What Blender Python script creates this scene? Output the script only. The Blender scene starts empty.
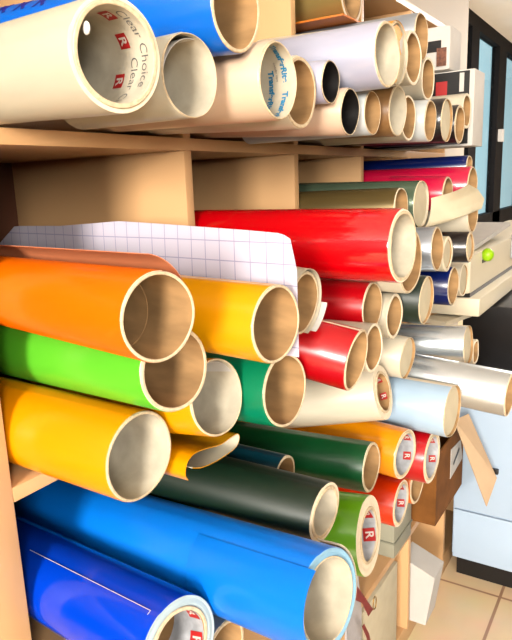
import bpy, bmesh, math, random
from mathutils import Vector, Matrix
random.seed(7)
S = bpy.context.scene
COL = S.collection
PI = math.pi

# ---------------------------------------------------------------- view
S.view_settings.view_transform = 'Standard'
S.view_settings.look = 'None'
S.view_settings.exposure = 0.6
S.view_settings.gamma = 1.0
S.view_settings.use_curve_mapping = False

# ---------------------------------------------------------------- materials
def nmat(name):
    m = bpy.data.materials.new(name); m.use_nodes = True
    nt = m.node_tree; b = nt.nodes['Principled BSDF']
    return m, nt, b

def noise_mix(nt, b, c1, c2, scale, detail=4, lo=.35, hi=.65, stretch=None, sock='Base Color'):
    tc = nt.nodes.new('ShaderNodeTexCoord'); mp = nt.nodes.new('ShaderNodeMapping')
    nt.links.new(tc.outputs['Object'], mp.inputs['Vector'])
    if stretch: mp.inputs['Scale'].default_value = stretch
    n = nt.nodes.new('ShaderNodeTexNoise'); n.inputs['Scale'].default_value = scale; n.inputs['Detail'].default_value = detail
    nt.links.new(mp.outputs['Vector'], n.inputs['Vector'])
    r = nt.nodes.new('ShaderNodeValToRGB')
    r.color_ramp.elements[0].position = lo; r.color_ramp.elements[1].position = hi
    r.color_ramp.elements[0].color = (*c1, 1); r.color_ramp.elements[1].color = (*c2, 1)
    nt.links.new(n.outputs['Fac'], r.inputs['Fac']); nt.links.new(r.outputs['Color'], b.inputs[sock])
    return n, r

K = .45   # keeps bounce light low, as in the contrasty photograph
def plain(name, c, rough=.5, metal=0, var=.06, scale=30, coat=0, spec=.5, stretch=None, bump=0):
    c = tuple(x * K for x in c)
    m, nt, b = nmat(name)
    c2 = tuple(max(0, x * (1 - var)) for x in c)
    n, r = noise_mix(nt, b, c2, c, scale, stretch=stretch)
    b.inputs['Roughness'].default_value = rough; b.inputs['Metallic'].default_value = metal
    b.inputs['Coat Weight'].default_value = coat; b.inputs['Coat Roughness'].default_value = .08
    b.inputs['Specular IOR Level'].default_value = spec * .75
    if bump:
        bp = nt.nodes.new('ShaderNodeBump'); bp.inputs['Strength'].default_value = bump; bp.inputs['Distance'].default_value = .002
        nt.links.new(n.outputs['Fac'], bp.inputs['Height']); nt.links.new(bp.outputs['Normal'], b.inputs['Normal'])
    return m

_films = {}
def film(name, c, rough=.28, metal=0, coat=.12, var=.05):
    if name not in _films:
        _films[name] = plain('film_' + name, c, rough, metal, var, 14, coat, stretch=(.4, 3, 3))
    return _films[name]

card = plain('cardboard_core', (.60, .35, .15), .8, 0, .35, 22, spec=.2, stretch=(.6, 2, 2))
card_white = plain('pale_core', (.85, .76, .58), .7, 0, .25, 30, spec=.2)
core_edge = plain('core_edge', (.95, .76, .50), .85, 0, .25, 160, spec=.15, stretch=(.1, 1, 1))
liner = plain('liner_edge', (1.15, 1.0, .74), .7, 0, .10, 120, spec=.2, stretch=(.1, 1, 1))
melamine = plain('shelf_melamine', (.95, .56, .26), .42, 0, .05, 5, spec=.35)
melamine_edge = plain('shelf_edge', (.95, .72, .45), .5, 0, .05, 40, spec=.3)
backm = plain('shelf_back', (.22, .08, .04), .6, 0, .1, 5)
paper = plain('paper_white', (.84, .80, .74), .75, 0, .05, 25, spec=.2)
paper_cream = plain('paper_cream', (.84, .74, .52), .7, 0, .08, 30, spec=.25)
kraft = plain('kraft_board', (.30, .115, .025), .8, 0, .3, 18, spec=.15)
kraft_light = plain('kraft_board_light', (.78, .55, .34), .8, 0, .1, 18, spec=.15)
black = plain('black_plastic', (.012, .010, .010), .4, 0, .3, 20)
red_ink = plain('red_ink', (.62, .02, .02), .5, 0, .1, 60)
white_ink = plain('white_ink', (.85, .78, .7), .6, 0, .1, 60)
grey_ink = plain('grey_ink', (.20, .19, .18), .6, 0, .1, 60)
cyan_ink = plain('cyan_ink', (.0, .27, .55), .5, 0, .1, 60)
navy_ink = plain('navy_ink', (.02, .02, .30), .5, 0, .1, 60)

def grid_material():
    m, nt, b = nmat('grid_backing_paper')
    tc = nt.nodes.new('ShaderNodeTexCoord'); sep = nt.nodes.new('ShaderNodeSeparateXYZ')
    nt.links.new(tc.outputs['Object'], sep.inputs[0])
    def M(op, a, bb=None):
        n = nt.nodes.new('ShaderNodeMath'); n.operation = op
        for i, x in enumerate((a, bb)):
            if x is None: continue
            if isinstance(x, (int, float)): n.inputs[i].default_value = x
            else: nt.links.new(x, n.inputs[i])
        return n.outputs[0]
    outs = []
    for s, off in (('X', 10.004), ('Z', 10.009)):
        v = M('MODULO', M('MULTIPLY', M('ADD', sep.outputs[s], off), 1 / .0235), 1.0)
        outs.append(M('LESS_THAN', v, .055))
    k = M('MAXIMUM', outs[0], outs[1])
    mx = nt.nodes.new('ShaderNodeMix'); mx.data_type = 'RGBA'
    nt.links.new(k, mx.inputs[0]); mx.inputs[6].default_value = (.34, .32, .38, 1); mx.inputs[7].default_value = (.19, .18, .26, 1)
    nt.links.new(mx.outputs[2], b.inputs['Base Color']); b.inputs['Roughness'].default_value = .6
    return m

def tile_material():
    m, nt, b = nmat('floor_tiles')
    tc = nt.nodes.new('ShaderNodeTexCoord'); mp = nt.nodes.new('ShaderNodeMapping')
    nt.links.new(tc.outputs['Object'], mp.inputs['Vector'])
    mp.inputs['Location'].default_value = (.30, -1.775 + .45 * 8, 0)
    br = nt.nodes.new('ShaderNodeTexBrick'); br.offset = 0; br.inputs['Scale'].default_value = 1
    br.inputs['Brick Width'].default_value = .45; br.inputs['Row Height'].default_value = .45
    br.inputs['Mortar Size'].default_value = .005; br.inputs['Mortar Smooth'].default_value = .3
    br.inputs['Color1'].default_value = (.62, .46, .28, 1); br.inputs['Color2'].default_value = (.64, .48, .30, 1)
    br.inputs['Mortar'].default_value = (.30, .17, .10, 1)
    nt.links.new(mp.outputs['Vector'], br.inputs['Vector'])
    n = nt.nodes.new('ShaderNodeTexNoise'); n.inputs['Scale'].default_value = 9
    nt.links.new(mp.outputs['Vector'], n.inputs['Vector'])
    mx = nt.nodes.new('ShaderNodeMix'); mx.data_type = 'RGBA'; mx.blend_type = 'MULTIPLY'; mx.inputs[0].default_value = .25
    nt.links.new(br.outputs['Color'], mx.inputs[6]); nt.links.new(n.outputs['Color'], mx.inputs[7])
    nt.links.new(mx.outputs[2], b.inputs['Base Color']); b.inputs['Roughness'].default_value = .3
    return m

# ---------------------------------------------------------------- object helpers
def obj(name, me, mats, parent=None, smooth=False):
    if isinstance(me, bmesh.types.BMesh):
        bm = me; bmesh.ops.recalc_face_normals(bm, faces=bm.faces[:])
        me = bpy.data.meshes.new(name); bm.to_mesh(me); bm.free()
    o = bpy.data.objects.new(name, me); COL.objects.link(o)
    for m in (mats if isinstance(mats, (list, tuple)) else [mats]): me.materials.append(m)
    if smooth:
        for p in me.polygons: p.use_smooth = True
        me.set_sharp_from_angle(angle=math.radians(32))
    if parent: o.parent = parent
    return o

def tag(o, label, cat, group=None, kind=None):
    o['label'] = label; o['category'] = cat
    if group: o['group'] = group
    if kind: o['kind'] = kind
    return o

def empty(name, loc):
    o = bpy.data.objects.new(name, None); o.empty_display_size = .02; COL.objects.link(o); o.location = loc
    return o

def bx(bm, x0, x1, y0, y1, z0, z1, mat=0, bev=0):
    r = bmesh.ops.create_cube(bm, size=1)
    vs = r['verts']
    for v in vs:
        v.co = Vector(((x0 + x1) / 2 + v.co.x * (x1 - x0), (y0 + y1) / 2 + v.co.y * (y1 - y0), (z0 + z1) / 2 + v.co.z * (z1 - z0)))
    fs = {f for v in vs for f in v.link_faces}
    for f in fs: f.material_index = mat
    if bev:
        es = {e for f in fs for e in f.edges}
        bmesh.ops.bevel(bm, geom=list(es), offset=bev, segments=2, affect='EDGES', profile=.6)

def box(name, dims, mat, parent=None, bev=.0015, origin=None):
    bm = bmesh.new(); x0, x1, y0, y1, z0, z1 = dims
    bx(bm, *dims, bev=bev)
    return obj(name, bm, mat, parent, True)

def revolve(prof, mats, n=72, seam=None, wob=None):
    """closed ring profile [(x, r, outer?)] swept about X; outer points carry a wound-sheet step"""
    bm = bmesh.new(); rings = []
    for k in range(n):
        t = 2 * PI * k / n; row = []
        for i, (x, r, o) in enumerate(prof):
            rr = r
            if o and seam: rr = r - seam[1] * (((t - seam[0]) % (2 * PI)) / (2 * PI))
            dx = wob(i, t) if wob else 0
            row.append(bm.verts.new((x + dx, rr * math.cos(t), rr * math.sin(t))))
        rings.append(row)
    m = len(prof)
    for k in range(n):
        a, b = rings[k], rings[(k + 1) % n]
        for i in range(m):
            j = (i + 1) % m
            f = bm.faces.new((a[i], a[j], b[j], b[i])); f.material_index = mats[i]
    return bm

def arc_shell(x0, x1, fr, a0, a1, th, n=30, nx=2, skew=0):
    """open curved sheet of real thickness about X; fr(t) gives its radius"""
    bm = bmesh.new(); g = []
    for i in range(n + 1):
        s = i / n; t = math.radians(a0 + (a1 - a0) * s); row = []
        for j in range(nx + 1):
            x = x0 + (x1 - x0) * j / nx + skew * s * (1 - j / nx)
            for q in (0, th):
                r = fr(s) + q; row.append(bm.verts.new((x, r * math.cos(t), r * math.sin(t))))
        g.append(row)
    for i in range(n):
        for j in range(nx):
            a, b = g[i], g[i + 1]
            bm.faces.new((a[2*j], a[2*j+2], b[2*j+2], b[2*j])); bm.faces.new((a[2*j+1], b[2*j+1], b[2*j+3], a[2*j+3]))
        for j in (0, nx):
            a, b = g[i], g[i + 1]
            bm.faces.new((a[2*j], b[2*j], b[2*j+1], a[2*j+1]))
    for row in (g[0], g[n]):
        for j in range(nx): bm.faces.new((row[2*j], row[2*j+1], row[2*j+3], row[2*j+2]))
    return bm

_txt = {}
def text_bm(s, size, bold=0.0, sub=True):
    cu = bpy.data.curves.new('t', 'FONT'); cu.body = s; cu.size = size; cu.align_x = 'CENTER'; cu.align_y = 'CENTER'; cu.offset = bold
    o = bpy.data.objects.new('t', cu); COL.objects.link(o)
    dg = bpy.context.evaluated_depsgraph_get(); me = bpy.data.meshes.new_from_object(o.evaluated_get(dg))
    bm = bmesh.new(); bm.from_mesh(me)
    bpy.data.objects.remove(o); bpy.data.curves.remove(cu); bpy.data.meshes.remove(me)
    bmesh.ops.triangulate(bm, faces=bm.faces[:])
    return bm

def merge(dst, src, mat, f):
    vm = {}
    for v in src.verts: vm[v] = dst.verts.new(f(v.co))
    for fc in src.faces:
        try:
            nf = dst.faces.new([vm[v] for v in fc.verts]); nf.material_index = mat
        except ValueError: pass
    src.free()

def quad_grid(w, h, n=6):
    bm = bmesh.new(); g = [[bm.verts.new((-w/2 + w*i/n, -h/2 + h*j/n, 0)) for j in range(n+1)] for i in range(n+1)]
    for i in range(n):
        for j in range(n): bm.faces.new((g[i][j], g[i+1][j], g[i+1][j+1], g[i][j+1]))
    return bm

def wrap_in(r, phi0, d0, rot=0):
    """local (x along reading direction, y letter tops) onto the inside of a tube; tops face the open end"""
    cr, sr = math.cos(rot), math.sin(rot)
    def f(c):
        x = c.x * cr - c.y * sr; y = c.x * sr + c.y * cr
        ph = math.radians(phi0) - x / r
        return Vector((-(d0 - y), (r) * math.cos(ph), (r) * math.sin(ph)))
    return f

# ---------------------------------------------------------------- rolls
SOL = {
    'T1': [-0.3874, 0.4081, 0.1055, 0.094, 0.1721, 0.0455, -0.98],
    'T2': [-0.371, 0.5645, 0.1676, 0.0846, 0.0285, 0.0542, -0.98],
    'T3': [-0.3932, 0.5126, 0.1015, 0.0798, 0.0882, 0.01, -0.56],
    'T4': [-0.3604, 0.6258, 0.1052, 0.0838, -0.0058, 0.0195, -0.98],
    'T5': [-0.3807, 0.714, 0.1029, 0.0865, -0.0057, 0.0389, -0.98],
    'T6': [-0.3743, 0.7853, 0.1223, 0.0551, -0.0066, 0.0464, -0.56],
    'T7': [-0.3706, 0.8388, 0.0883, 0.0645, -0.0039, 0.053, -0.98],
    'T8': [-0.3293, 0.8713, 0.1613, 0.0874, 0.0542, 0.0075, -0.98],
    'T9': [-0.353, 0.9758, 0.18, 0.0928, 0.0027, 0.0285, -0.59],
    'T10': [-0.363, 1.0825, 0.1898, 0.0864, 0.002, -0.0, -0.59],
    'T11': [-0.3988, 1.2298, 0.2505, 0.0857, -0.0051, 0.0049, -0.98],
    'T12': [-0.4005, 1.2863, 0.1829, 0.081, 0.0123, 0.014, -0.98],
    'T13': [-0.3722, 0.9246, 0.0928, 0.0655, -0.0, -0.0, -0.59],
    'T14': [-0.3671, 1.0203, 0.1019, 0.0813, 0.0078, 0.0299, -0.98],
    'T15': [-0.3859, 1.1319, 0.0993, 0.078, 0.0, 0.0, -0.55],
    'T16': [-0.3856, 1.2537, 0.1011, 0.0796, -0.0077, 0.032, -0.98],
    'T17': [-0.3853, 1.3652, 0.1083, 0.0894, -0.0092, 0.0208, -0.98],
    'T18': [-0.3926, 1.4955, 0.1077, 0.0864, 0.0045, 0.0176, -0.98],
    'T19': [-0.4, 1.5862, 0.1437, 0.0812, 0.0112, 0.0052, -0.98],
    'M1': [-0.3545, 0.3996, -0.1112, 0.0819, 0.2005, -0.0162, -0.98],
    'M2': [-0.394, 0.4625, -0.1805, 0.0884, 0.1888, -0.0791, -0.98],
    'M3': [-0.3292, 0.5535, -0.1478, 0.0866, 0.0969, 0.0065, -0.98],
    'M4': [-0.4464, 0.4572, -0.2833, 0.1005, 0.0238, 0.0008, -0.98],
    'M5': [-0.4048, 0.5447, -0.238, 0.0912, 0.0837, -0.1552, -0.72],
    'M7': [-0.3682, 0.636, -0.2523, 0.0939, 0.0896, -0.0715, -0.84],
    'M8': [-0.2819, 0.8108, -0.0916, 0.1006, 0.0557, -0.0037, -0.98],
    'M9': [-0.3174, 0.9487, -0.1318, 0.1009, 0.0247, 0.0222, -0.45],
    'M10': [-0.3538, 0.6606, -0.1467, 0.0803, -0.0014, 0.0965, -0.43],
    'M11': [-0.3531, 0.8802, -0.193, 0.0792, 0.001, 0.0045, -0.75],
    'M12': [-0.315, 0.7309, -0.2325, 0.0852, -0.0623, 0.1635, -0.78],
    'M13': [-0.3244, 0.8167, -0.2385, 0.0717, -0.0135, -0.0097, -0.5],
    'M14': [-0.3452, 0.9594, -0.2223, 0.075, -0.0, 0.0, -0.55],
    'M15': [-0.3246, 1.0558, -0.2117, 0.0867, -0.0158, 0.0444, -0.98],
    'M16': [-0.3521, 1.3316, -0.2327, 0.085, 0.0, -0.0009, -0.98],
    'M17': [-0.3808, 1.5379, -0.2525, 0.08, 0.0, 0.0, -0.98],
    'M18': [-0.3463, 1.1878, -0.1383, 0.0868, -0.0248, -0.0364, -0.98],
    'M19': [-0.3486, 1.2727, -0.1577, 0.0723, -0.0008, -0.0012, -0.42],
    'M20': [-0.3985, 1.2493, -0.0566, 0.0941, 0.0191, 0.0103, -0.98],
    'M21': [-0.4065, 1.155, -0.0593, 0.0777, 0.0126, -0.0159, -0.98],
    'M27': [-0.3489, 1.0331, -0.313, 0.0759, 0.0108, 0.073, -0.98],
    'M28': [-0.2969, 1.2493, -0.3362, 0.0806, -0.0101, -0.0535, -0.59],
    'M28b': [-0.2961, 1.3172, -0.3679, 0.055, 0.0, -0.0, -0.4],
    'M29': [-0.1952, 1.1447, -0.3909, 0.085, 0.0394, 0.055, -0.59],
    'L1': [-0.2744, 1.0576, -0.4072, 0.0952, 0.0554, 0.0107, -0.59],
    'L2': [-0.3577, 0.9413, -0.3486, 0.0931, -0.0857, -0.2421, -0.59],
    'L3': [-0.3279, 0.969, -0.464, 0.0885, 0.1105, 0.0178, -0.8],
    'L4': [-0.3106, 1.0685, -0.5067, 0.0989, 0.0197, -0.0114, -0.5],
    'L5': [-0.343, 0.8536, -0.4421, 0.0807, -0.0427, -0.0292, -0.86],
    'L6': [-0.3525, 1.1159, -0.5903, 0.0838, 0.0136, -0.0067, -0.46],
    'L7': [-0.3452, 1.0024, -0.5764, 0.0872, 0.0, 0.0, -0.5],
    'L8': [-0.3135, 0.6314, -0.4003, 0.0738, -0.0045, 0.0012, -0.84],
    'L9': [-0.2948, 0.7274, -0.4779, 0.1095, -0.0872, -0.0969, -0.64],
    'L10': [-0.2558, 0.5194, -0.4299, 0.1095, 0.1624, -0.1385, -0.98],
    'L12': [-0.3885, 0.4342, -0.4774, 0.1051, 0.1562, -0.1096, -0.86],
    'L13': [-0.3955, 0.5191, -0.5561, 0.0898, 0.0031, -0.0036, -0.47],
    'L15': [-0.4091, 0.7001, -0.4036, 0.0585, 0.0, 0.0, -0.56],
    'L16': [-0.4759, 0.8386, -0.6005, 0.06, 0.0, 0.0, -0.56],
    'M22': [-0.3644, 1.5133, -0.0292, 0.0901, 0.0075, 0.0069, -0.98],
    'M23': [-0.3401, 1.4265, -0.0876, 0.0863, 0.0114, -0.0106, -0.5],
    'M24': [-0.326, 1.3566, -0.152, 0.067, -0.002, -0.0191, -0.62],
    'M25': [-0.398, 1.5064, -0.1273, 0.07, 0.0, -0.0, -0.5],
    'M26': [-0.3951, 1.6043, 0.0145, 0.0568, 0.014, -0.0052, -0.98],
    'M30': [-0.3769, 1.3548, -0.0413, 0.0745, 0.0152, 0.0341, -0.5],
}
GROUP = {'T': 'rolls and tubes on the upper shelf', 'M': 'rolls and tubes on the middle shelf', 'L': 'rolls and tubes on the lower shelf'}

def roll(key, style, mat, hole, label, seam=100, length=None, sy=1, thin=.0012, inner=card, edge=liner, closed=False, name=None, wallt=None):
    px, py, pz, D, ay, az, back = SOL[key]
    D = D - SHR.get(key, .0006)
    X = Vector((1, -ay, -az)).normalized(); Y = Vector((0, 0, 1)).cross(X).normalized(); Z = X.cross(Y)
    name = name or {'film': 'vinyl_roll', 'tube': 'cardboard_tube'}[style]
    root = empty(name, (0, 0, 0))
    root.matrix_world = Matrix.Translation((px, py, pz)) @ Matrix((X, Y, Z)).transposed().to_4x4()
    L = (px - back) * math.sqrt(1 + ay * ay + az * az)
    R = D / 2; ri = R * hole
    cat = 'roll' if style == 'film' else 'tube'
    tag(root, label, cat, GROUP[key[0]])
    rc = random.Random(key)
    if style == 'film':
        wall = min(.0045, (R - ri) * .75) if (R - ri) > .004 else (R - ri) * .6
        wall = wallt or wall; rf = ri + wall
        nr = max(1, int((R - rf) / .002))
        offs = [rc.uniform(-.0006, .0006) for _ in range(nr + 2)]
        prof = [(-L, R, 1), (-.0012, R, 1), (0, R - .0006, 1)]
        mats = [0, 0, 1]
        for q in range(1, nr + 1):
            prof.append((offs[q], R - .0006 - (R - .0006 - rf) * q / nr, 0)); mats.append(1)
        prof.append((-L, rf, 0)); mats.append(1)
        bm = revolve(prof, mats, seam=(math.radians(seam), .0011))
        for v in bm.verts: v.co.y *= sy
        fo = obj('film', bm, [mat, edge], root, True)
    else:
        wall = R - ri; rf = R
    e = .0016 if style == 'film' else 0
    b = min(.0008, wall * .3)
    ro = rf - .0002
    prof = [(-L, ro, 0), (e - b, ro, 0), (e, ro - b, 0), (e, ri + b, 0), (e - b, ri, 0), (-L, ri, 0)]
    bm = revolve(prof, [0, 2, 2, 2, 1, 0] if style == 'tube' else [2, 2, 2, 2, 1, 0], wob=(lambda i, t: .0006 * math.sin(3 * t + px * 50) * (1 if i in (1, 2, 3, 4) else 0)))
    for v in bm.verts: v.co.y *= sy
    c = obj('core' if style == 'film' else 'tube_wall', bm, [mat if style == 'tube' else inner, inner, core_edge if style == 'film' else edge], root, True)
    if closed:
        bm = bmesh.new(); bmesh.ops.create_circle(bm, cap_ends=True, segments=40, radius=ri - .0003)
        r = bmesh.ops.extrude_face_region(bm, geom=bm.faces[:])
        for v in r['geom']:
            if isinstance(v, bmesh.types.BMVert): v.co.z += .003
        for v in bm.verts: v.co = Vector((v.co.z - .006, v.co.x, v.co.y))
        obj('end_plug', bm, closed, root, False)
    return root, R, ri

SHR = {}
# ---------------------------------------------------------------- the rolls, kind by kind
cream_f = film('cream', (.85, .76, .58), .35, coat=.15)
clear_f = film('clear_white', (.64, .60, .46), .3)
blue_f = film('bright_blue', (.0, .16, .75)); teal_f = film('teal_blue', (.0, .30, .72))
azure_f = film('azure', (.0, .24, 1.0), .35, coat=.05); royal_f = film('royal_blue', (.0, .06, .75), .16, coat=.25)
pink_f = film('peach', (.86, .62, .44), .3); lav_f = film('lavender', (.58, .59, .74), .28, .15)
orange_f = film('orange', (.98, .17, .0)); yellow_f = film('yellow', (.98, .40, .0)); gold_f = film('golden_yellow', (1.05, .36, .0))
lime_f = film('lime', (.13, .62, .03)); leaf_f = film('leaf_green', (.11, .33, .0)); green_f = film('green', (.0, .24, .10))
dgreen_f = film('dark_green', (.0, .085, .02), .35, coat=.03); bottle_f = film('bottle_green', (.002, .018, .007), .45, coat=0)
red_f = film('red', (.74, .0, .004), .18, coat=.5); dred_f = film('deep_red', (.55, .0, .005)); crimson_f = film('crimson', (.72, .005, .06))
scarlet_f = film('scarlet', (.78, .035, .0)); navy_f = film('navy', (.0, .01, .12)); black_f = film('black', (.012, .008, .008))
silver_f = film('silver', (1.0, 1.08, 1.12), .26, .85); steel_f = film('steel', (.60, .66, .74), .3, .7)
smoke_f = film('smoke_green', (.13, .19, .12), .22, .3); olive_f = film('olive_bronze', (.22, .15, .05), .3, .5)
gold_metal = film('gold_foil', (.9, .66, .22), .3, .75); pale_blue_f = film('pale_blue', (.50, .68, .86), .3)
ice_f = film('ice', (.72, .76, .76), .35); brown_f = film('brown', (.30, .15, .05), .4)

# upper shelf
r = {}
def mk(k, *a, **kw):
    r[k] = roll(k, *a, **kw); return r[k]
mk('T1', 'film', clear_f, .81, 'biggest clear film roll with grey lettering and red logos inside its wide core', seam=160, inner=card_white)
mk('T2', 'film', blue_f, .88, 'bright blue film roll with dark lettering lying on top of the clear rolls', seam=60)
mk('T3', 'film', clear_f, .955, 'thin walled pale roll tucked right beside the biggest clear roll', inner=card_white)
mk('T4', 'film', pink_f, .92, 'peach film roll whose core is printed with cyan lettering', inner=card_white, edge=core_edge)
mk('T5', 'film', cream_f, .86, 'cream roll peeking out right behind the cyan printed core')
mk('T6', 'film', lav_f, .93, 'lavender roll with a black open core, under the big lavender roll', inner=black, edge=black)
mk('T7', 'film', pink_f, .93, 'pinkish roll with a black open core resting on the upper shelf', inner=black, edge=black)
mk('T8', 'film', lav_f, .89, 'large lavender grey film roll reaching far out of the upper shelf', inner=card_white)
mk('T9', 'film', cream_f, .93, 'cream roll with a torn orange sticker across its end', inner=card_white, closed=paper_cream)
mk('T10', 'tube', cream_f, .88, 'pale tube right of the one with the torn orange sticker')
mk('T11', 'film', steel_f, .92, 'grey film roll at the top, under the highest shelf board')
mk('T12', 'tube', cream_f, .88, 'cream tube stacked above a pale blue tube')
mk('T13', 'film', ice_f, .93, 'ice white roll right of the pinkish black-cored roll')
mk('T14', 'film', brown_f, .92, 'brown film roll with a wide pale mouth on the upper shelf', inner=card_white)
mk('T15', 'tube', cream_f, .9, 'cream tube half hidden behind the brown film roll')
mk('T16', 'film', ice_f, .9, 'pale blue-white roll resting on the shelf below the stacked cream tube')
mk('T17', 'film', black_f, .93, 'black roll with a capped cream end in front of the printed box', closed=paper_cream)
mk('T18', 'film', black_f, .84, 'narrow black roll with an open cream core right of the capped one')
mk('T19', 'tube', cream_f, .84, 'cream tube in the far end stack, highest beside the white box edge')
# middle shelf
mk('M1', 'film', orange_f, .9, 'big orange vinyl roll at the top of the left bay', seam=75)
mk('M2', 'film', lime_f, .88, 'lime green vinyl roll squeezed between the orange and yellow rolls')
mk('M3', 'film', yellow_f, .9, 'yellow vinyl roll lying against the grid backing paper')
mk('M4', 'film', gold_f, .91, 'golden yellow vinyl roll at the bottom left, nearest the camera', inner=card_white, edge=core_edge)
mk('M5', 'film', yellow_f, .92, 'yellow roll with a wide pale core just right of the lime roll', inner=card_white)
mk('M7', 'film', green_f, .9, 'green vinyl roll under the yellow roll with grid paper')
mk('M8', 'film', red_f, .84, 'largest glossy red vinyl roll reaching out in the centre', inner=card_white, seam=90)
mk('M9', 'film', cream_f, .9, 'cream roll just behind the largest red roll')
mk('M10', 'film', cream_f, .88, 'crumpled cream roll beside the grid paper edge')
mk('M11', 'film', dred_f, .9, 'short red roll directly under the largest red roll')
mk('M12', 'film', dred_f, .9, 'lower red roll whose end stands above the cream labelled roll')
mk('M13', 'tube', cream_f, .88, 'cream tube right behind the lower red roll')
mk('M14', 'tube', cream_f, .86, 'small cream tube standing clear right of the red rolls')
mk('M15', 'film', bottle_f, .93, 'dark green roll with a pale plugged end', closed=paper_cream)
mk('M16', 'film', navy_f, .9, 'navy roll right of the dark green plugged roll')
mk('M17', 'tube', cream_f, .9, 'cream tube at the right of the navy roll', closed=paper_cream)
mk('M18', 'film', steel_f, .9, 'steel coloured roll with an open tan core')
mk('M19', 'tube', paper_cream, .8, 'thin crumpled cream roll right of the steel coloured one', closed=paper_cream)
mk('M20', 'film', smoke_f, .93, 'smoky green clear film roll above the largest red roll', inner=card_white, closed=paper_cream)
mk('M21', 'film', olive_f, .9, 'olive bronze roll lying behind the largest red roll')
mk('M22', 'film', crimson_f, .9, 'crimson roll near the far end of the middle shelf')
mk('M23', 'film', cream_f, .88, 'cream tube with a tan mouth at the far right below the crimson roll')
mk('M24', 'film', black_f, .8, 'black roll under the far cream paper', closed=paper_cream)
mk('M25', 'tube', brown_f, .84, 'small brownish tube left of the black roll')
mk('M26', 'film', navy_f, .85, 'long navy roll directly beneath the upper shelf board')
mk('M27', 'film', cream_f, .96, 'cream roll with a closed cream end left of the silver roll', closed=paper_cream)
mk('M28', 'film', silver_f, .96, 'silver roll with a closed pale end, upper of the silver pair', closed=paper_cream)
mk('M28b', 'tube', cream_f, .8, 'narrow tan tube just right of the upper silver roll')
mk('M29', 'film', silver_f, .88, 'long silver roll reaching out to the right edge of the picture')
mk('M30', 'film', crimson_f, .86, 'small crimson roll with a tan mouth, in front of the long crimson roll')
# lower shelf
mk('L1', 'film', pale_blue_f, .95, 'pale blue roll below the long silver roll', closed=paper_cream)
mk('L2', 'film', cream_f, .66, 'thick cream roll with a reddish printed core')
mk('L3', 'film', gold_f, .82, 'yellow roll with a red logo in its core on the lower shelf', inner=card_white)
mk('L4', 'film', dred_f, .78, 'red roll with a bluish printed core beside the brown box', inner=card_white)
mk('L5', 'film', dgreen_f, .86, 'dark green roll with a tan core left of the yellow logo roll')
mk('L6', 'film', orange_f, .84, 'small orange tube under the red roll beside the brown box')
mk('L7', 'film', scarlet_f, .78, 'scarlet roll with red logos above the grey box', inner=card_white)
mk('L8', 'film', bottle_f, .74, 'blackish green roll with a squashed oval end', sy=1.18, inner=card_white)
mk('L9', 'film', leaf_f, .62, 'leaf green roll with a thick cream end and red logo core', inner=card_white)
mk('L10', 'film', azure_f, .79, 'huge bright blue roll crossing the bottom of the picture', inner=card_white, wallt=.0016, edge=film('blue_edge', (.30, .58, .80), .5, coat=0))
mk('L12', 'film', royal_f, .68, 'glossy royal blue roll in the bottom left corner', edge=film('pale_blue_edge', (.55, .70, .74), .5, coat=0), seam=112)
mk('L13', 'film', steel_f, .85, 'open roll between the two blue rolls at the bottom')
mk('L15', 'film', film('dark_teal', (.0, .045, .07), .35), .84, 'small teal-dark roll sunk back between the dark green rolls')
mk('L16', 'tube', card, .84, 'tiny tan tube end sunk below the blackish green roll')

# loose sheets that belong to single rolls
root, R, ri = r['M1']
obj('loose_film_tail', arc_shell(-.62, -.012, lambda s: R + .0012 + .0115 * s ** 1.5, -20, 86, .0006, skew=-.02), plain('film_orange_tail', (1.0, .34, .15), .4, 0, .08, 10, coat=.2), root, True)
obj('inner_sheet', arc_shell(-.5, -.05, lambda s: ri - .0015 - .010 * math.sin(PI * s), -95, 95, .0006), card, root, True)
root, R, ri = r['M5']
obj('inner_sheet', arc_shell(-.25, -.004, lambda s: ri - .0008 - .004 * s, 30, 190, .0005), paper, root, True)
root, R, ri = r['T3']
obj('inner_sheet', arc_shell(-.12, -.004, lambda s: ri - .0008 - .007 * math.sin(PI * s), 70, 210, .0005), paper, root, True)
root, R, ri = r['M10']
obj('loose_film_tail', arc_shell(-.06, .004, lambda s: R + .0012 + .0012 * s, -75, 130, .0006, skew=.0), cream_f, root, True)
root, R, ri = r['L12']
bm = bmesh.new(); bx(bm, -.26, -.012, -.0003, .0003, 0, .0004); bx(bm, -.0126, -.012, -.005, 0, 0, .0004)
bm.transform(Matrix.Rotation(math.radians(114 - 90), 4, 'X') @ Matrix.Translation((0, 0, R + .0001)))
obj('film_edge', bm, plain('edge_white', (.9, .9, .95), .6), root)
root, R, ri = r['L10']
obj('outer_liner', arc_shell(-.035, -.004, lambda s: R + .0012 + .003 * math.sin(PI * s), -75, 48, .0022), cream_f, root, True)
obj('loose_film_tail', arc_shell(-.16, .011, lambda s: R + .0008, 118, 262, .0006, skew=.0), azure_f, root, True)
root, R, ri = r['M10']
obj('film_corner', arc_shell(-.012, .010, lambda s: R + .0040 + .004 * s, -62, -8, .0005, skew=.006), paper, root, True)
root, R, ri = r['T1']
bm = bmesh.new(); bmesh.ops.create_uvsphere(bm, u_segments=16, v_segments=8, radius=1)
for v in bm.verts: v.co = Vector((v.co.x * .0045 + .001, v.co.y * .0022 + (ri - .005) * math.cos(math.radians(150)), v.co.z * .0052 + (ri - .005) * math.sin(math.radians(150))))
obj('plastic_plug', bm, paper, root, True)
root, R, ri = r['T9']
obj('sticker_fold', arc_shell(-.022, .0005, lambda s: R + .0003, 8, 128, .0003, skew=.006), plain('orange_sticker_fold', (1.0, .42, .0), .5), root, True)
stk = plain('orange_sticker', (1.0, .42, .0), .5)
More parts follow.
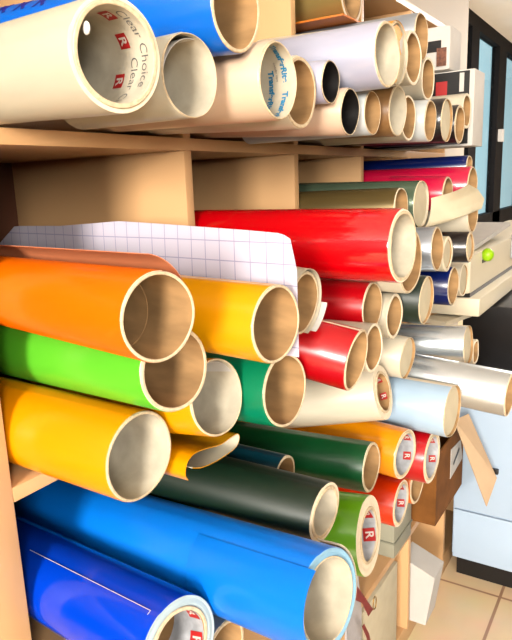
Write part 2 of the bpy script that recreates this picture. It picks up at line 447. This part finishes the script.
def slab0(pts, x, th):
    bm = bmesh.new(); a = [bm.verts.new((x, p[0] * ri * .98, p[1] * ri * .98)) for p in pts]; c = [bm.verts.new((x + th, p[0] * ri * .98, p[1] * ri * .98)) for p in pts]
    bm.faces.new(a[::-1]); bm.faces.new(c)
    for i in range(len(a)): bm.faces.new((a[i], a[(i+1) % len(a)], c[(i+1) % len(a)], c[i]))
    return bm
obj('torn_sticker', slab0([(-.52, .80), (0, .98), (.58, .76), (.46, .60), (.30, .48), (.36, .26), (.52, .08), (.30, -.10), (.05, .10), (-.02, .36), (-.22, .62)], -.0024, .0012), stk, root)
obj('sticker_backing', slab0([(.60, .72), (.66, .50), (.62, .10), (.50, .12), (.36, .28), (.32, .46), (.48, .60)], -.0024, .0009), paper, root)
obj('torn_sticker', slab0([(-.25, -.93), (.1, -.97), (.2, -.85), (-.05, -.78), (-.2, -.84)], -.0024, .0012), stk, root)

# printing inside the cores
def printed(key, items):
    root, R, ri = r[key]
    for nm, mats, parts in items:
        bm = bmesh.new()
        for i, (src, mat, rr, phi, d, rot) in enumerate(parts):
            merge(bm, src, mat, wrap_in(ri - rr, phi, d, rot))
        o = obj(nm, bm, mats, root)
def tile_logo(phi, d, s=.0125, rot=0, off=0):
    return [(quad_grid(s, s), 0, .00035 + off, phi, d, rot), (text_bm('R', s * .95, .0003), 1, .00055 + off, phi, d, rot)]
for phi, d in ((72, .026), (30, .034), (-22, .046)):
    printed('T1', [('core_logo', [red_ink, white_ink], tile_logo(phi, d, .0135))])
printed('T1', [('core_lettering', [grey_ink], [(text_bm('Clear Choice', .0135, -.0001), 0, .0005, 20, .0105, 0), (text_bm('Clear Choice', .0135, -.0001), 0, .0005, -48, .0260, 0)])])
C = []
for phi, d in ((44, .012), (-48, .012), (-12, .030)):
    C.append((text_bm('TransferRite', .0100, .0004), 0, .0005, phi, d, 0))
printed('T4', [('core_lettering', [cyan_ink], C),
               ('core_small_print', [grey_ink], [(text_bm('transfer tape', .0042), 0, .0005, 24, .022, 0)]),
               ('core_small_print', [grey_ink], [(text_bm('transfer tape', .0042), 0, .0005, -34, .045, 0)])])
for key in ('L3', 'L4', 'L7', 'L9', 'L12'):
    root, R, ri = r[key]
    obj('core_label', arc_shell(-.05, -.001, lambda s: ri - .0003, -150, 150, .0002), plain('label_grey', (.66, .68, .72), .5, 0, .4, 45), root, True)
for key, s in (('L3', .014), ('L4', .013), ('L7', .014), ('L9', .018), ('L12', .019), ('L2', .012)):
    for phi, d in ((28, .013), (-30, .010)):
        printed(key, [('core_logo', [red_ink, white_ink], tile_logo(phi, d, s, .2, .0006))])
# dark lettering on the blue roll
root, R, ri = r['T2']
for ph, xx in ((128, -.262), (128, -.298), (128, -.335)):
    bm = bmesh.new()
    def f(c, ph=ph, xx=xx):
        a = math.radians(ph) - c.y / R
        return Vector((xx + c.x, (R + .0004) * math.cos(a), (R + .0004) * math.sin(a)))
    merge(bm, text_bm('M', .030, .0008), 0, f)
    obj('lettering', bm, [navy_ink], root)

# ---------------------------------------------------------------- slit yellow sheet, grid paper, draped paper
def extrude_path(pts, x0, x1, th, shift=(0, 0), wav=0):
    """closed-thickness sheet: open path in (y, z) pulled along x"""
    bm = bmesh.new(); n = len(pts); nx = 8
    def nrm(i):
        a = pts[max(0, i-1)]; b = pts[min(n-1, i+1)]; d = Vector((b[0]-a[0], b[1]-a[1])).normalized(); return Vector((-d.y, d.x))
    g = []
    for i, p in enumerate(pts):
        nn = nrm(i); row = []
        for j in range(nx + 1):
            s = j / nx; x = x1 + (x0 - x1) * s
            for q in (-th/2, th/2):
                row.append(bm.verts.new((x, p[0] + nn.x * q + shift[0] * (1 - s), p[1] + nn.y * q + shift[1] * (1 - s))))
        g.append(row)
    for i in range(n - 1):
        a, b = g[i], g[i+1]
        for j in range(nx):
            f = bm.faces.new((a[2*j], a[2*j+2], b[2*j+2], b[2*j])); f.material_index = 0
            f = bm.faces.new((a[2*j+1], b[2*j+1], b[2*j+3], a[2*j+3])); f.material_index = 1
        for j in (0, nx): f = bm.faces.new((a[2*j], b[2*j], b[2*j+1], a[2*j+1])); f.material_index = 1
    for row in (g[0], g[-1]):
        for j in range(nx): bm.faces.new((row[2*j], row[2*j+1], row[2*j+3], row[2*j+2]))
    return bm
path = [[0.515, -0.3335], [0.510, -0.324], [0.512, -0.312], [0.517, -0.303], [0.529, -0.2975], [0.552, -0.302], [0.570, -0.308], [0.584, -0.311], [0.603, -0.309], [0.618, -0.309], [0.623, -0.315], [0.621, -0.325], [0.613, -0.3325], [0.595, -0.3335], [0.567, -0.333], [0.540, -0.328], [0.524, -0.319]]
def smooth(pts, k=2):
    for _ in range(k):
        o = [pts[0]]
        for a, b in zip(pts, pts[1:]):
            o.append([.75*a[0]+.25*b[0], .75*a[1]+.25*b[1]]); o.append([.25*a[0]+.75*b[0], .25*a[1]+.75*b[1]])
        o.append(pts[-1]); pts = o
    return pts
path = [[a, -.3335 + (c + .3335) * .78] for a, c in path]
o = obj('curled_film_sheet', extrude_path(smooth(path), -.43, -.56, .0010), [cream_f, yellow_f], None, True)
tag(o, 'flattened curl of yellow film lying under the yellow rolls', 'film sheet', GROUP['M'])

PY = lambda x: SOL['M3'][1] + SOL['M3'][3] / 2 + .0026 + SOL['M3'][4] * (SOL['M3'][0] - x)
top = [(-0.9462, -0.0983), (-0.9255, -0.0891), (-0.8739, -0.0568), (-0.7537, -0.0551), (-0.6172, -0.0465), (-0.4871, -0.0514), (-0.3931, -0.0547), (-0.3484, -0.0572), (-0.3365, -0.0613), (-0.3303, -0.0775), (-0.3276, -0.0972)]
def ztop(x):
    for a, b in zip(top, top[1:]):
        if a[0] <= x <= b[0]:
            t = (x - a[0]) / (b[0] - a[0]); return a[1] + (b[1] - a[1]) * t
    return top[-1][1]
bm = bmesh.new(); g = []
nx, nz = 60, 10
for i in range(nx + 1):
    x = top[0][0] + (top[-1][0] - top[0][0]) * (i / nx) ** .8
    zt = ztop(x); row = []
    for j in range(nz + 1):
        z = -.196 + (zt + .196) * j / nz
        y = PY(x) + .002 * ((z + .16) / .11) ** 2 * (1 if z > -.16 else 0) + .002 * math.sin(x * 21) * (j / nz)
        row.append((bm.verts.new((x, y, z)), bm.verts.new((x, y + .0007, z))))
    g.append(row)
for i in range(nx):
    for j in range(nz):
        a, b, c_, d = g[i][j], g[i+1][j], g[i+1][j+1], g[i][j+1]
        bm.faces.new((a[0], b[0], c_[0], d[0])); bm.faces.new((a[1], d[1], c_[1], b[1]))
    for j in (0, nz):
        a, b = g[i][j], g[i+1][j]; bm.faces.new((a[0], a[1], b[1], b[0]))
for i in (0, nx):
    for j in range(nz):
        a, b = g[i][j], g[i][j+1]; bm.faces.new((a[0], b[0], b[1], a[1]))
o = obj('grid_backing_paper', bm, grid_material(), None, True)
tag(o, 'white grid printed backing paper standing behind the orange and yellow rolls', 'paper')

# ---------------------------------------------------------------- shelving unit
unit = empty('shelving_unit', (-.8, 1.2, -1.25))
tag(unit, 'tall cream open shelving unit packed with film rolls', 'shelf unit')
def upart(name, dims, mat=melamine, bev=.001):
    x0, x1, y0, y1, z0, z1 = dims
    o = box(name, dims, [mat], None, bev); o.data.transform(Matrix.Translation((.8, -1.2, 1.25))); o.parent = unit
    return o
T = .018
XB = -1.0
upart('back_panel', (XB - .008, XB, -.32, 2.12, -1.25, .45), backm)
upart('shelf', (XB, -.60, -.32, 2.12, .430, .448))
upart('shelf', (XB, -.60, -.32, 2.12, .048, .066))
upart('shelf', (XB, -.60, -.32, .349, -.353, -.335)); upart('shelf', (XB, -.60, .405, 2.12, -.353, -.335))
upart('shelf', (XB, -.60, -.32, 2.12, -.618, -.600))
upart('base_top', (XB, -.47, -.32, 2.12, -.918, -.900))
upart('base_board', (XB, -.48, -.32, 2.12, -1.25, -1.19))
for y in (.776, 1.115, 1.442, 1.780):
    upart('divider', (XB, -.601, y - T, y, .066, .430))
for y in (.776, 1.115, 1.442, 1.780):
    upart('divider', (XB, -.601, y - T, y, -.335, .048))
    upart('divider', (XB, -.601, y - T, y, -.600, -.353))
upart('divider', (XB, -.600, .350, .4045, -.600, .0475))
for z0, z1 in ((.066, .430), (-.335, .048), (-.600, -.353)):
    upart('side_panel', (XB, -.600, 2.102, 2.12, z0, z1)); upart('side_panel', (XB, -.600, -.32, -.302, z0, z1))
for y in (-.302, .405, .776, 1.115, 1.45, 1.78, 2.12):
    upart('base_divider', (XB, -.471, y - T, y, -1.19, -.918))
    upart('base_divider', (XB, -.601, y - T, y, -.900, -.618))

# ---------------------------------------------------------------- other things on and around the shelves
def carton(name, dims, mats, label, cat, group=None, lid=None, bev=.002):
    x0, x1, y0, y1, z0, z1 = dims
    root = empty(name, ((x0+x1)/2, (y0+y1)/2, z0)); tag(root, label, cat, group)
    inv = Matrix.Translation(-root.location)
    o = box('carton_body', dims, mats, None, bev); o.data.transform(inv); o.parent = root
    return root, inv
def addpart(root, inv, name, bm, mats, smooth=False):
    o = obj(name, bm, mats, None, smooth); o.data.transform(inv); o.parent = root; return o

# white box with a black printed face
rt, inv = carton('printed_box', (-.92, -.400, 1.650, 1.752, .0665, .247), paper, 'upright white box with a black printed side and red mark', 'box')
bm = bmesh.new(); bx(bm, -.90, -.412, 1.6486, 1.6499, .072, .244); addpart(rt, inv, 'black_print', bm, black)
bm = bmesh.new(); bx(bm, -.494, -.466, 1.6476, 1.6485, .186, .224); addpart(rt, inv, 'red_mark', bm, red_ink)
bm = bmesh.new(); bx(bm, -.436, -.425, 1.6476, 1.6485, .196, .240); addpart(rt, inv, 'white_mark', bm, paper)
rt, inv = carton('picture_box', (-.90, -.455, 1.630, 1.735, .2475, .352), paper, 'pale box with a black band and small picture, topmost at the far end', 'box', bev=.012)
bm = bmesh.new(); bx(bm, -.62, -.478, 1.6280, 1.6299, .292, .318); addpart(rt, inv, 'black_band', bm, black)
bm = bmesh.new(); bx(bm, -.488, -.464, 1.6270, 1.6279, .258, .300); addpart(rt, inv, 'picture', bm, plain('picture_print', (.35, .12, .06), .5, 0, .8, 80))

# gold roll and orange card under the highest board
bm = revolve([(-.40, .052, 1), (-.001, .052, 1), (0, .051, 0), (0, .044, 0), (-.40, .044, 0)], [0, 0, 1, 1, 1], seam=(2, .0008))
rt = empty('vinyl_roll', (-.545, 1.245, .3495)); tag(rt, 'gold foil roll high up behind the large lavender roll', 'roll', GROUP['T'])
obj('film', bm, [gold_metal, liner], rt, True)
obj('core', revolve([(-.40, .0438, 0), (.0012, .0438, 0), (.0012, .0395, 0), (-.40, .0395, 0)], [0, 0, 0, 0]), [card], rt, True)
o = box('orange_card', (-.66, -.52, 1.15, 1.29, .2925, .2960), plain('orange_card', (.85, .22, .01), .5), None, .0006)
tag(o, 'flat orange card lying under the gold foil roll', 'card')

# cream backing paper drawn across from the smoky green roll
pxx, pyy, pzz, DD = SOL['M20'][:4]
A = []; B = []
n = 20
for i in range(n + 1):
    a = math.radians(12 - 97 * i / n)
    A.append(Vector((pxx + .006, pyy + DD/2 * math.cos(a), pzz + DD/2 * math.sin(a))))
Bp = [(-.330, 1.335, -.022), (-.326, 1.40, -.034), (-.320, 1.438, -.056), (-.322, 1.425, -.076), (-.328, 1.382, -.079)]
for i in range(n + 1):
    q = 4 * i / n; k = min(3, int(q)); B.append(Vector(Bp[k]).lerp(Vector(Bp[k+1]), q - k))
bm = bmesh.new(); g = []
m = 14
for i in range(n + 1):
    row = []
    for j in range(m + 1):
        s = j / m; p = A[i].lerp(B[i], s); p = p + Vector((.012 * math.sin(PI * s), 0, 0))
        row.append((bm.verts.new(p), bm.verts.new(p + Vector((.0012, 0, 0)))))
    g.append(row)
for i in range(n):
    for j in range(m):
        a, b, c_, d = g[i][j], g[i+1][j], g[i+1][j+1], g[i][j+1]
        bm.faces.new((a[0], b[0], c_[0], d[0])); bm.faces.new((a[1], d[1], c_[1], b[1]))
    for j in (0, m):
        a, b = g[i][j], g[i+1][j]; bm.faces.new((a[0], a[1], b[1], b[0]))
for i in (0, n):
    for j in range(m):
        a, b = g[i][j], g[i][j+1]; bm.faces.new((a[0], b[0], b[1], a[1]))
o = obj('loose_backing_paper', bm, paper_cream, None, True)
tag(o, 'cream backing paper drawn slantwise across the crimson roll', 'paper')

# grey box and brown box on the base top
rt, inv = carton('grey_box', (-.80, -.463, 1.300, 1.425, -.8995, -.745), plain('grey_board', (.42, .41, .30), .6), 'grey green box sitting under the scarlet roll', 'box')
bm = bmesh.new(); bx(bm, -.805, -.4605, 1.2975, 1.4275, -.862, -.858); addpart(rt, inv, 'lid_seam', bm, plain('grey_seam', (.30, .30, .22), .6))
rt = empty('brown_cardboard_box', (-.6, 1.62, -.8995)); tag(rt, 'open brown cardboard box with a folded-out cream flap', 'box')
inv = Matrix.Translation(-rt.location)
bm = bmesh.new()
x0, x1, y0, y1, z0, z1 = -.78, -.42, 1.490, 1.755, -.8995, -.700
w = .004
bx(bm, x0, x1, y0, y1, z0, z0 + w); bx(bm, x1 - w, x1, y0, y1, z0 + w, z1); bx(bm, x0, x0 + w, y0, y1, z0 + w, z1)
bx(bm, x0 + w, x1 - w, y0, y0 + w, z0 + w, z1); bx(bm, x0 + w, x1 - w, y1 - w, y1, z0 + w, z1)
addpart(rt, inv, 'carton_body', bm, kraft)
def slab(bm, pts, th):
    a = [bm.verts.new(p) for p in pts]; nn = (Vector(pts[1]) - Vector(pts[0])).cross(Vector(pts[2]) - Vector(pts[0])).normalized() * th
    b = [bm.verts.new(Vector(p) + nn) for p in pts]
    bm.faces.new(a); bm.faces.new(b[::-1])
    for i in range(len(a)): bm.faces.new((a[i], a[(i+1) % len(a)], b[(i+1) % len(a)], b[i]))
bm = bmesh.new(); slab(bm, [(-.415, 1.63, -.652), (-.395, 1.70, -.655), (-.312, 1.70, -.830), (-.325, 1.65, -.895)], .003)
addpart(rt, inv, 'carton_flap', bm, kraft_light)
bm = bmesh.new(); slab(bm, [(-.4185, 1.62, -.735), (-.4185, 1.72, -.745), (-.4185, 1.745, -.812), (-.4185, 1.62, -.822)], .0012)
addpart(rt, inv, 'white_label', bm, paper)
bm = bmesh.new(); slab(bm, [(-.4170, 1.64, -.785), (-.4170, 1.70, -.760), (-.4170, 1.705, -.767), (-.4170, 1.645, -.792)], .0006)
addpart(rt, inv, 'label_print', bm, black)
# base contents
rt, inv = carton('white_carton', (-.86, -.475, 1.140, 1.36, -1.1895, -.945), paper_cream, 'cream carton inside the open base, below the grey box', 'box')
bm = bmesh.new(); bx(bm, -.62, -.49, 1.1385, 1.1399, -.953, -.949); addpart(rt, inv, 'carton_slot', bm, kraft)
bm = bmesh.new(); slab(bm, [(-.500, 1.465, -1.000), (-.410, 1.465, -1.035), (-.432, 1.465, -1.185), (-.500, 1.465, -1.185)], .085)
o = obj('white_carton', bm, paper); tag(o, 'white slanting box end in the farthest visible base opening', 'box')

# ribbon and hanging bag by the leaf green roll
def strip(bm, pts, w, th, ax=Vector((0, 1, 0))):
    a = []
    for i, p in enumerate(pts):
        p = Vector(p); ww = w * (1 + .25 * math.sin(i * 1.7)); a.append([bm.verts.new(p - ax * ww / 2), bm.verts.new(p + ax * ww / 2), bm.verts.new(p + ax * ww / 2 + Vector((th, 0, 0))), bm.verts.new(p - ax * ww / 2 + Vector((th, 0, 0)))])
    for r0, r1 in zip(a, a[1:]):
        for j in range(4): bm.faces.new((r0[j], r0[(j+1) % 4], r1[(j+1) % 4], r1[j]))
    bm.faces.new(a[0][::-1]); bm.faces.new(a[-1])
rt = empty('lanyard', (-.445, 1.02, -.80)); tag(rt, 'maroon ribbon with a small brass ring hanging below the leaf green roll', 'ribbon')
inv = Matrix.Translation(-rt.location)
maroon = plain('maroon_ribbon', (.30, .01, .02), .45, 0, .2, 40)
bm = bmesh.new()
strip(bm, [(-.452, .935, -.700), (-.440, .965, -.745), (-.432, 1.000, -.785), (-.430, 1.035, -.830), (-.430, 1.070, -.880)], .022, .0012)
addpart(rt, inv, 'ribbon', bm, maroon, True)
bm = bmesh.new(); strip(bm, [(-.433, .945, -.765), (-.430, .985, -.785), (-.427, 1.03, -.825)], .018, .0012); strip(bm, [(-.428, 1.025, -.878), (-.426, 1.045, -.915), (-.425, 1.06, -.96), (-.425, 1.075, -1.0)], .010, .0012)
addpart(rt, inv, 'ribbon_end', bm, maroon, True)
bm = bmesh.new()
for i in range(24):
    a = 2 * PI * i / 24
    for j in range(8):
        b = 2 * PI * j / 8; bm.verts.new((-.428 + .0012 * math.sin(b), 1.088 + (.009 + .0012 * math.cos(b)) * math.cos(a), -.868 + (.015 + .0012 * math.cos(b)) * math.sin(a)))
bm.verts.ensure_lookup_table()
for i in range(24):
    for j in range(8):
        bm.faces.new((bm.verts[i*8+j], bm.verts[i*8+(j+1) % 8], bm.verts[((i+1) % 24)*8+(j+1) % 8], bm.verts[((i+1) % 24)*8+j]))
addpart(rt, inv, 'brass_ring', bm, plain('brass', (.45, .25, .05), .3, .9), True)
bm = bmesh.new(); slab(bm, [(-.460, .985, -.728), (-.460, 1.075, -.795), (-.460, 1.095, -.90), (-.460, 1.095, -1.10), (-.460, 1.01, -1.10), (-.460, 1.02, -.83), (-.460, .975, -.76)], .004)
o = obj('paper_bag', bm, plain('pale_paper_bag', (.66, .64, .66), .5, 0, .15, 30)); tag(o, 'pale grey paper bag hanging at the base behind the maroon ribbon', 'bag')

# ---------------------------------------------------------------- beyond the shelf: cabinet and large printer
rt = empty('storage_cabinet', (-.05, 2.1, -1.25)); tag(rt, 'blue grey metal cabinet standing past the shelf end', 'cabinet')
inv = Matrix.Translation(-rt.location)
cabm = plain('cabinet_paint', (.66, .84, 1.05), .4, 0, .05, 4)
bm = bmesh.new(); bx(bm, -.455, .40, 1.806, 2.40, -1.165, -.62, bev=.003); addpart(rt, inv, 'cabinet_body', bm, cabm, True)
bm = bmesh.new(); bx(bm, -.450, .395, 1.796, 1.8055, -1.170, -1.008, bev=.002); addpart(rt, inv, 'drawer', bm, cabm, True)
bm = bmesh.new(); bx(bm, -.450, .395, 1.796, 1.8055, -1.001, -.63, bev=.002); addpart(rt, inv, 'drawer', bm, cabm, True)
bm = bmesh.new(); bx(bm, -.345, -.325, 1.785, 1.7955, -.862, -.846, bev=.002); addpart(rt, inv, 'drawer_handle', bm, black, True)
bm = bmesh.new(); bx(bm, -.445, .39, 1.835, 2.39, -1.2495, -1.166); addpart(rt, inv, 'gap_shade', bm, black)  # black block standing in for the shadow gap under the cabinet
rt = empty('large_format_printer', (-.5, 2.5, -1.25)); tag(rt, 'long cream large format printer with a green knob past the shelf end', 'printer')
inv = Matrix.Translation(-rt.location)
prm = plain('printer_cream', (1.05, .94, .70), .45, 0, .04, 6); prg = plain('printer_grey', (.62, .66, .68), .45, 0, .05, 6)
bm = bmesh.new(); bx(bm, -.60, -.425, 1.79, 3.20, -.335, -.225, bev=.012); addpart(rt, inv, 'printer_body', bm, prm, True)
bm = bmesh.new(); bx(bm, -.59, -.40, 1.80, 3.20, -.40, -.347, bev=.006); addpart(rt, inv, 'printer_tray', bm, prm, True)
bm = bmesh.new(); bx(bm, -.58, -.43, 1.81, 3.19, -.347, -.335); addpart(rt, inv, 'tray_gap', bm, black)
bm = bmesh.new(); slab(bm, [(-.60, 1.82, -.224), (-.44, 1.82, -.224), (-.43, 2.35, -.185), (-.60, 2.35, -.185)], .012); addpart(rt, inv, 'printer_cover', bm, paper)
bm = bmesh.new(); bx(bm, -.4249, -.41, 2.35, 2.75, -.300, -.215, bev=.004); addpart(rt, inv, 'control_panel', bm, prg, True)
bm = bmesh.new(); bx(bm, -.4249, -.4225, 1.92, 2.06, -.262, -.252); addpart(rt, inv, 'cover_slot', bm, black)
bm = bmesh.new(); bmesh.ops.create_uvsphere(bm, u_segments=20, v_segments=12, radius=.018)
for v in bm.verts: v.co = Vector((v.co.x - .412, v.co.y + 1.93, v.co.z * 1.1 - .238))
addpart(rt, inv, 'green_knob', bm, plain('green_knob', (.45, .85, .0), .4), True)
for y in (2.50, 3.05):
    bm = bmesh.new(); bx(bm, -.56, -.50, y, y + .05, -1.2495, -.40, bev=.004); addpart(rt, inv, 'support_leg', bm, prm, True)
bm = bmesh.new(); slab(bm, [(-.55, 1.74, -.415), (-.47, 1.72, -.415), (-.43, 1.99, -.425), (-.48, 2.00, -.425)], .012); addpart(rt, inv, 'support_arm', bm, prm)
rt = empty('dark_filler', (.1, 2.1, -.62)); tag(rt, 'added black block filling the dark space below the printer', 'equipment')
inv = Matrix.Translation(-rt.location)
bm = bmesh.new(); bx(bm, -.50, .50, 2.02, 2.38, -.6195, -.410, bev=.004); addpart(rt, inv, 'filler_block', bm, black, True)  # black block added to darken the space under the printer
bm = bmesh.new(); bx(bm, -.30, -.28, 2.010, 2.0195, -.55, -.535, bev=.002); addpart(rt, inv, 'brown_tab', bm, plain('tab_brown', (.18, .08, .03), .5), True)

# ---------------------------------------------------------------- room
def struct(name, dims, mat, bev=0):
    o = box(name, dims, mat, None, bev); o['kind'] = 'structure'; return o
wallm = plain('wall_paint', (.80, .70, .58), .7, 0, .04, 3)
ceilm = plain('ceiling_paint', (1.9, 1.9, 1.95), .8, 0, .04, 3)
frame = plain('window_frame_black', (.010, .007, .007), .7, 0, .2, 12, spec=.15)
struct('floor', (-1.6, 3.0, -3.0, 10.0, -1.30, -1.2503), tile_material())
struct('ceiling', (-1.6, 3.0, -3.0, 10.0, 1.30, 1.36), ceilm)
struct('wall_left', (-1.10, -1.0085, -3.0, 3.96, -1.25, 1.30), wallm)
struct('wall_end', (-1.6, 3.0, 9.9, 10.0, -1.25, 1.30), wallm)
struct('wall_return', (-1.42, -1.10, 3.90, 3.96, -1.25, 1.30), wallm)
# glazed front beyond the wall end
glass, nt, b = nmat('window_glass'); b.inputs['Base Color'].default_value = (.86, .96, 1, 1); b.inputs['Roughness'].default_value = .05
b.inputs['Transmission Weight'].default_value = 1; b.inputs['IOR'].default_value = 1.1
wn = empty('window_1', (-1.45, 7.0, -1.25)); wn['kind'] = 'structure'
inv = Matrix.Translation(-wn.location)
def wpart(nm, dims, mat):
    bm = bmesh.new(); bx(bm, *dims); o = addpart(wn, inv, nm, bm, mat); return o
wpart('window_frame', (-1.50, -1.42, 3.96, 9.9, 1.19, 1.30), frame)
wpart('window_frame', (-1.50, -1.42, 3.96, 9.9, -.60, -.40), frame)
wpart('window_frame', (-1.50, -1.42, 3.96, 9.9, -1.25, -1.12), frame)
for y0, y1 in ((3.96, 4.05), (5.72, 5.98), (6.80, 7.14), (8.2, 8.35), (9.75, 9.9)):
    wpart('window_post', (-1.50, -1.42, y0, y1, -1.12, 1.19), frame)
wpart('pane', (-1.47, -1.46, 3.97, 9.9, -1.12, 1.19), glass)
wpart('window_catch', (-1.42, -1.38, 6.88, 6.98, .30, .42), paper)
street = plain('street_blue', (.45, .80, .86), .8, 0, .25, .6)
struct('exterior_ground', (-4.0, -1.6, -2.0, 26.0, -1.35, -1.30), plain('pavement', (.45, .45, .44), .9, 0, .2, 3))
rt = empty('track_spotlight', (-1.10, 6.6, 1.298)); tag(rt, 'black ceiling spotlight in front of the glazed wall at top right', 'spotlight')
inv = Matrix.Translation(-rt.location)
bm = bmesh.new(); bx(bm, -1.12, -1.08, 6.5, 6.7, 1.24, 1.298); addpart(rt, inv, 'mount', bm, black)
bm = revolve([(-.09, .055, 0), (.09, .065, 0), (.09, .055, 0), (-.09, .045, 0)], [0]*4, n=32); bm.transform(Matrix.Translation((-1.1, 6.55, 1.17)) @ Matrix.Rotation(-.6, 4, 'Z')); addpart(rt, inv, 'lamp_head', bm, black, True)

# ---------------------------------------------------------------- light
def area(name, loc, tgt, sx, sy, e, col):
    l = bpy.data.lights.new(name, 'AREA'); l.shape = 'RECTANGLE'; l.size = sx; l.size_y = sy; l.energy = e; l.color = col
    o = bpy.data.objects.new(name, l); COL.objects.link(o); o.location = loc
    o.rotation_euler = (Vector(tgt) - Vector(loc)).to_track_quat('-Z', 'Y').to_euler(); return o
area('key_area', (.95, -3.9, .55), (-.55, .8, -.15), .95, 1.2, 370, (1.0, .93, .84))  # unseen area light behind the camera, set along the shadow direction
area('side_fill', (2.6, -2.3, .55), (-.5, .9, -.15), .7, .9, 130, (1.0, .94, .86))  # unseen fill added to brighten roll rims and core mouths
area('far_fill', (.5, 5.6, 1.27), (.5, 5.6, 0), 1.2, .3, 210, (1.0, .96, .92))  # unseen light added to lift the far floor and ceiling
sl = bpy.data.lights.new('sun', 'SUN'); sl.energy = 3.5; sl.angle = .01; so = bpy.data.objects.new('sun', sl); COL.objects.link(so)
so.rotation_euler = Vector((-.55, .45, -.9)).to_track_quat('-Z', 'Y').to_euler()
w = bpy.data.worlds.new('World'); S.world = w; w.use_nodes = True
bg = w.node_tree.nodes['Background']; 
nt = w.node_tree; tc = nt.nodes.new('ShaderNodeTexCoord'); sp = nt.nodes.new('ShaderNodeSeparateXYZ'); nt.links.new(tc.outputs['Generated'], sp.inputs[0])
rp = nt.nodes.new('ShaderNodeValToRGB'); rp.color_ramp.elements[0].position = 0; rp.color_ramp.elements[1].position = .45
rp.color_ramp.elements[0].color = (.03, .022, .020, 1); rp.color_ramp.elements[1].color = (.62, 1.0, 1.1, 1)
mm = nt.nodes.new('ShaderNodeMath'); mm.operation = 'MULTIPLY'; mm.inputs[1].default_value = -1; nt.links.new(sp.outputs['X'], mm.inputs[0])
nt.links.new(mm.outputs[0], rp.inputs['Fac']); nt.links.new(rp.outputs['Color'], bg.inputs['Color']); bg.inputs['Strength'].default_value = 1.0

# ---------------------------------------------------------------- camera
f_px, yaw, pit, rol = 626.6, math.radians(32.6), math.radians(12.5), math.radians(-2.12)
F = Vector((-math.sin(yaw) * math.cos(pit), math.cos(yaw) * math.cos(pit), -math.sin(pit)))
R0 = F.cross(Vector((0, 0, 1))).normalized(); U0 = R0.cross(F)
Rv = R0 * math.cos(rol) + U0 * math.sin(rol); Uv = -R0 * math.sin(rol) + U0 * math.cos(rol)
cam = bpy.data.cameras.new('camera'); co = bpy.data.objects.new('camera', cam); COL.objects.link(co)
co.matrix_world = Matrix((Rv, Uv, -F)).transposed().to_4x4()
cam.sensor_fit = 'VERTICAL'; cam.sensor_height = 36; cam.lens = 36 * f_px / 640; cam.clip_start = .02
S.camera = co
